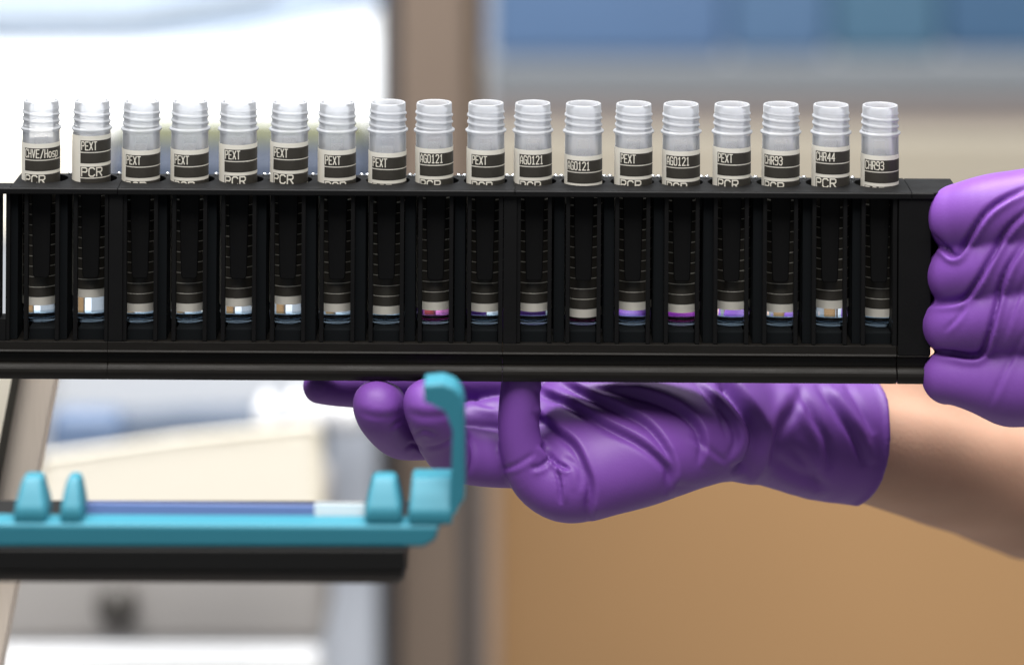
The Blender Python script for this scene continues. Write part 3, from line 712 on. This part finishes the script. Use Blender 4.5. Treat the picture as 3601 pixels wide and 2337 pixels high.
# ================================================================ LAB BEHIND
strut = thing('steel_strut', 'slanting brushed steel strut with a dark edge behind the teal bar', 'strut', P(20, 1500, 60))
tp('strut_face', [(62, 780), (148, 780), (-10, 1600), (-92, 1600)], 60, 74, M['steel'], .4, strut)
tp('edge_strip', [(46, 780), (61.5, 780), (-92.5, 1600), (-112, 1600)], 56, 74, M['dark_strip'], .3, strut)
o = tp('side_panel', [(-200, 780), (80, 780), (48, 890), (0, 1105), (-100, 1500), (-200, 1500)], 80, 84, M['cream'], .3, None)
o['label'] = 'cream side panel left of the slanting steel strut'; o['category'] = 'panel'
M['glow'] = bpy.data.materials.new('added_white_glow'); M['glow'].use_nodes = True  # emission added to burn the cabinet front out to white, not a real lamp
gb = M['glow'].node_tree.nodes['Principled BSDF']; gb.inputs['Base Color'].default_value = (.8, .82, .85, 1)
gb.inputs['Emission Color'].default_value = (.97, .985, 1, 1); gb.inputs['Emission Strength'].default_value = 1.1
BG = {
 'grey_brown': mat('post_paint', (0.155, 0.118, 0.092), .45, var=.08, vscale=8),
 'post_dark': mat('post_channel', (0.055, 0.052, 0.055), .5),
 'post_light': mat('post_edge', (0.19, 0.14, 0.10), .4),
 'blue': mat('blue_panel', (0.078, 0.142, 0.262), .5, var=.12, vscale=5),
 'blue_mid': mat('blue_mid_panel', (0.072, 0.138, 0.245), .5, var=.1, vscale=5),
 'blue_deep': mat('blue_deep_panel', (0.046, 0.105, 0.195), .5, var=.1, vscale=5),
 'teal_blue': mat('teal_panel', (0.058, 0.130, 0.205), .5, var=.1, vscale=5),
 'pale_blue': mat('pale_blue_enamel', (0.40, 0.49, 0.62), .5, var=.05, vscale=5),
 'grey_blue': mat('grey_blue_enamel', (0.165, 0.182, 0.20), .5, var=.06, vscale=6),
 'navy': mat('navy_plastic', (0.05, 0.065, 0.10), .5),
 'olive': mat('olive_plastic', (0.12, 0.125, 0.055), .5),
 'taupe': mat('taupe_edge', (0.17, 0.14, 0.13), .5, var=.1, vscale=9),
 'beige': mat('beige_laminate', (0.37, 0.335, 0.27), .5, var=.04, vscale=8),
 'tan': mat('tan_laminate', (0.345, 0.20, 0.09), .5, var=.04, vscale=6),
 'grey': mat('grey_enamel', (0.33, 0.315, 0.305), .5, var=.05, vscale=8),
 'lgrey': mat('light_grey_enamel', (0.58, 0.60, 0.63), .5, var=.05, vscale=8),
 'pale2': mat('pale_trim', (0.52, 0.60, 0.70), .5),
 'trim': mat('counter_edge_trim', (0.36, 0.29, 0.25), .5),
 'slate': mat('slate_plastic', (0.085, 0.11, 0.155), .5),
 'mgrey': mat('mid_grey_enamel', (0.50, 0.52, 0.55), .5, var=.08, vscale=12),
 'column': mat('column_enamel', (0.62, 0.67, 0.76), .5),
 'blue2': mat('blue_bin_plastic', (0.085, 0.13, 0.22), .5),
 'knob': mat('dark_knob', (0.06, 0.055, 0.05), .5),
 'wall': mat('wall_paint', (0.55, 0.58, 0.62), .7),
}
def bgthing(name, label, cat, u, v, y): return thing(name, label, cat, P(u, v, y))
def bp(name, parent, pts, y0, depth, m_, bev=3, **pr):
    return tp(name, pts, y0, y0 + depth, m_, bev, parent, **pr)
def rect(u0, v0, u1, v1): return [(u0, v0), (u1, v0), (u1, v1), (u0, v1)]
wl = bpy.data.objects
bm = bmesh.new(); add_box(bm, -2600, 2600, 2600, 2640, -1800, 2200); link('wall', bm_mesh('wall', bm), BG['wall'], None, kind='structure')
bm = bmesh.new(); add_box(bm, -2600, 2600, -1500, 2590, -1450, -1410); link('floor', bm_mesh('floor', bm), BG['grey'], None, kind='structure')
# white analyser cabinet with a pale blue hood
a = bgthing('analyser_cabinet', 'analyser cabinet with an added glowing white front under a pale blue hood, upper left', 'cabinet', 400, 300, 1000)
bp('cabinet_body', a, rect(-500, -300, 884, 330), 1002, 300, M['white'], 8)
bp('added_glow_panel', a, rect(-480, 30, 878, 300), 990, 11, M['glow'], 2)  # invented glowing sheet in place of an overexposed white front; also backlights the tubes
bp('hood', a, [(-500, -160), (890, -160), (888, 18), (760, 40), (560, 84), (330, 98), (-500, 100)], 983, 6, BG['pale_blue'], 6)
bp('hood_trim', a, [(-500, 12), (300, 8), (640, -40), (640, -20), (300, 40), (-500, 44)], 979, 3, BG['pale2'], 1)
b_ = bgthing('bench_tray', 'low tray with an olive lip in front of the white cabinet', 'tray', 560, 420, 900)
bp('tray_lip', b_, rect(262, 296, 860, 340), 905, 40, BG['olive'], 5)
bp('tray_front', b_, rect(240, 346, 876, 470), 900, 60, BG['navy'], 8)
o = bp('reagent_carton', None, rect(-300, 300, 222, 560), 960, 120, M['cream'], 6); o['label'] = 'cream reagent carton behind the two leftmost tubes'; o['category'] = 'carton'
# post
p_ = bgthing('steel_post', 'tall grey brown square post behind the middle of the rack', 'post', 1010, 1545, 860)
bp('post_body', p_, rect(925, -260, 1092, 1800), 860, 60, BG['grey_brown'], 6)
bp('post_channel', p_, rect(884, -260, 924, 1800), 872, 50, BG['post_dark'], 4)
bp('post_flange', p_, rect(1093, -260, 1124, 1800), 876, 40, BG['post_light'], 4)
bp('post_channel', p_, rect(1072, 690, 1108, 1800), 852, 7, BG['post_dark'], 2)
# right side
c_ = bgthing('wall_cupboard', 'long blue wall cupboard in shades of blue and teal, upper right', 'cupboard', 1800, 180, 1250)
for k, (ua, ub) in enumerate(((1136, 1690), (1694, 1930), (1934, 2190), (2194, 2800))):
    bp('door', c_, rect(ua, -300, ub, 140 - k * 3), 1900, 200, BG[('blue', 'blue_mid', 'teal_blue', 'blue_deep')[k]], 8)
s_ = bgthing('shelf', 'grey shelf with a taupe front edge under the blue cupboard', 'shelf', 1800, 300, 1200)
bp('shelf_back', s_, rect(1130, 146, 2800, 240), 1850, 30, BG['grey_blue'], 6)
bp('shelf_edge', s_, rect(1130, 246, 2800, 306), 1830, 40, BG['taupe'], 5)
t_ = bgthing('lab_counter', 'tan fronted counter with a beige back rail behind the forearm', 'counter', 1800, 1600, 1100)
bp('back_rail', t_, rect(1130, 312, 2800, 560), 1780, 40, BG['beige'], 5)
bp('edge_trim', t_, rect(1098, 566, 1150, 1950), 1290, 9, BG['trim'], 3)
bp('front_panel', t_, rect(1120, 566, 2800, 1950), 1300, 60, BG['tan'], 5)
# lower left
g_ = bgthing('bench_instrument', 'light grey bench instrument seen under the left part of the rack', 'instrument', 450, 1000, 780)
bp('housing', g_, rect(118, 700, 900, 1010), 800, 40, BG['mgrey'], 8)
bp('base', g_, [(110, 985), (420, 978), (760, 960), (760, 1080), (110, 1080)], 770, 28, BG['slate'], 5)
o = bp('storage_bin', None, rect(108, 960, 290, 1090), 690, 20, BG['blue2'], 8); o['label'] = 'small blue storage bin beside the steel strut'; o['category'] = 'bin'
w_ = bp('white_carton', None, [(84, 1064), (400, 1020), (748, 984), (752, 1225), (84, 1225)], 540, 5, M['cream'], 6); w_['label'] = 'large cream white carton behind the teal bar'; w_['category'] = 'carton'
col = bp('side_column', None, rect(752, 860, 884, 1800), 880, 60, BG['column'], 6); col['label'] = 'pale blue grey column left of the steel post'; col['category'] = 'column'
for k, (uu, vv) in enumerate(((622, 948), (690, 940), (752, 944), (812, 950))):
    bm = bmesh.new(); c0 = P(uu, vv, 640)
    rr_ = 5.2
    pr_ = [(0, .1), (0, 5), (.8, 5.6), (9, 5.6), (11.5, 4), (12.5, 2.6), (15, 2.6), (15, .1)]; n = 20
    rings = [[bm.verts.new(((r * math.cos(6.2832 * j / n)) * MM, (r * math.sin(6.2832 * j / n)) * MM, (z - 8) * MM)) for j in range(n)] for z, r in pr_]
    for A_, B_ in zip(rings[:-1], rings[1:]):
        for j in range(n): bm.faces.new((A_[j], A_[(j + 1) % n], B_[(j + 1) % n], B_[j]))
    o = link('reagent_bottle', bm_mesh('reagent_bottle', bm), M['white'], None, True, group='small white bottles behind the fingertips', category='bottle',
             label=['leftmost small white bottle in the blurred row under the rack', 'second from left small white bottle in the blurred row under the rack', 'third small white bottle in the blurred row, near the fingertips', 'small white bottle nearest the curled fingertips'][k])
    o.location = [q_ * MM for q_ in c0]
d_ = bgthing('drawer_unit', 'grey drawer with a round dark knob below the black tray', 'drawer unit', 400, 1545, 620)
bp('drawer_front', d_, rect(-300, 1150, 756, 1500), 640, 60, BG['grey'], 6)
bm = bmesh.new(); bmesh.ops.create_uvsphere(bm, u_segments=24, v_segments=12, radius=11 * MM); bmesh.ops.scale(bm, vec=(1, .7, 1), verts=bm.verts[:])
o = link('knob', bm_mesh('knob', bm), BG['knob'], d_, True); o.location = Vector([q_ * MM for q_ in P(272, 1405, 632)]) - d_.location
o = bp('worktop', None, rect(-300, 1508, 748, 1800), 600, 6, M['white'], 5); o['label'] = 'white worktop edge at the bottom left corner'; o['category'] = 'worktop'
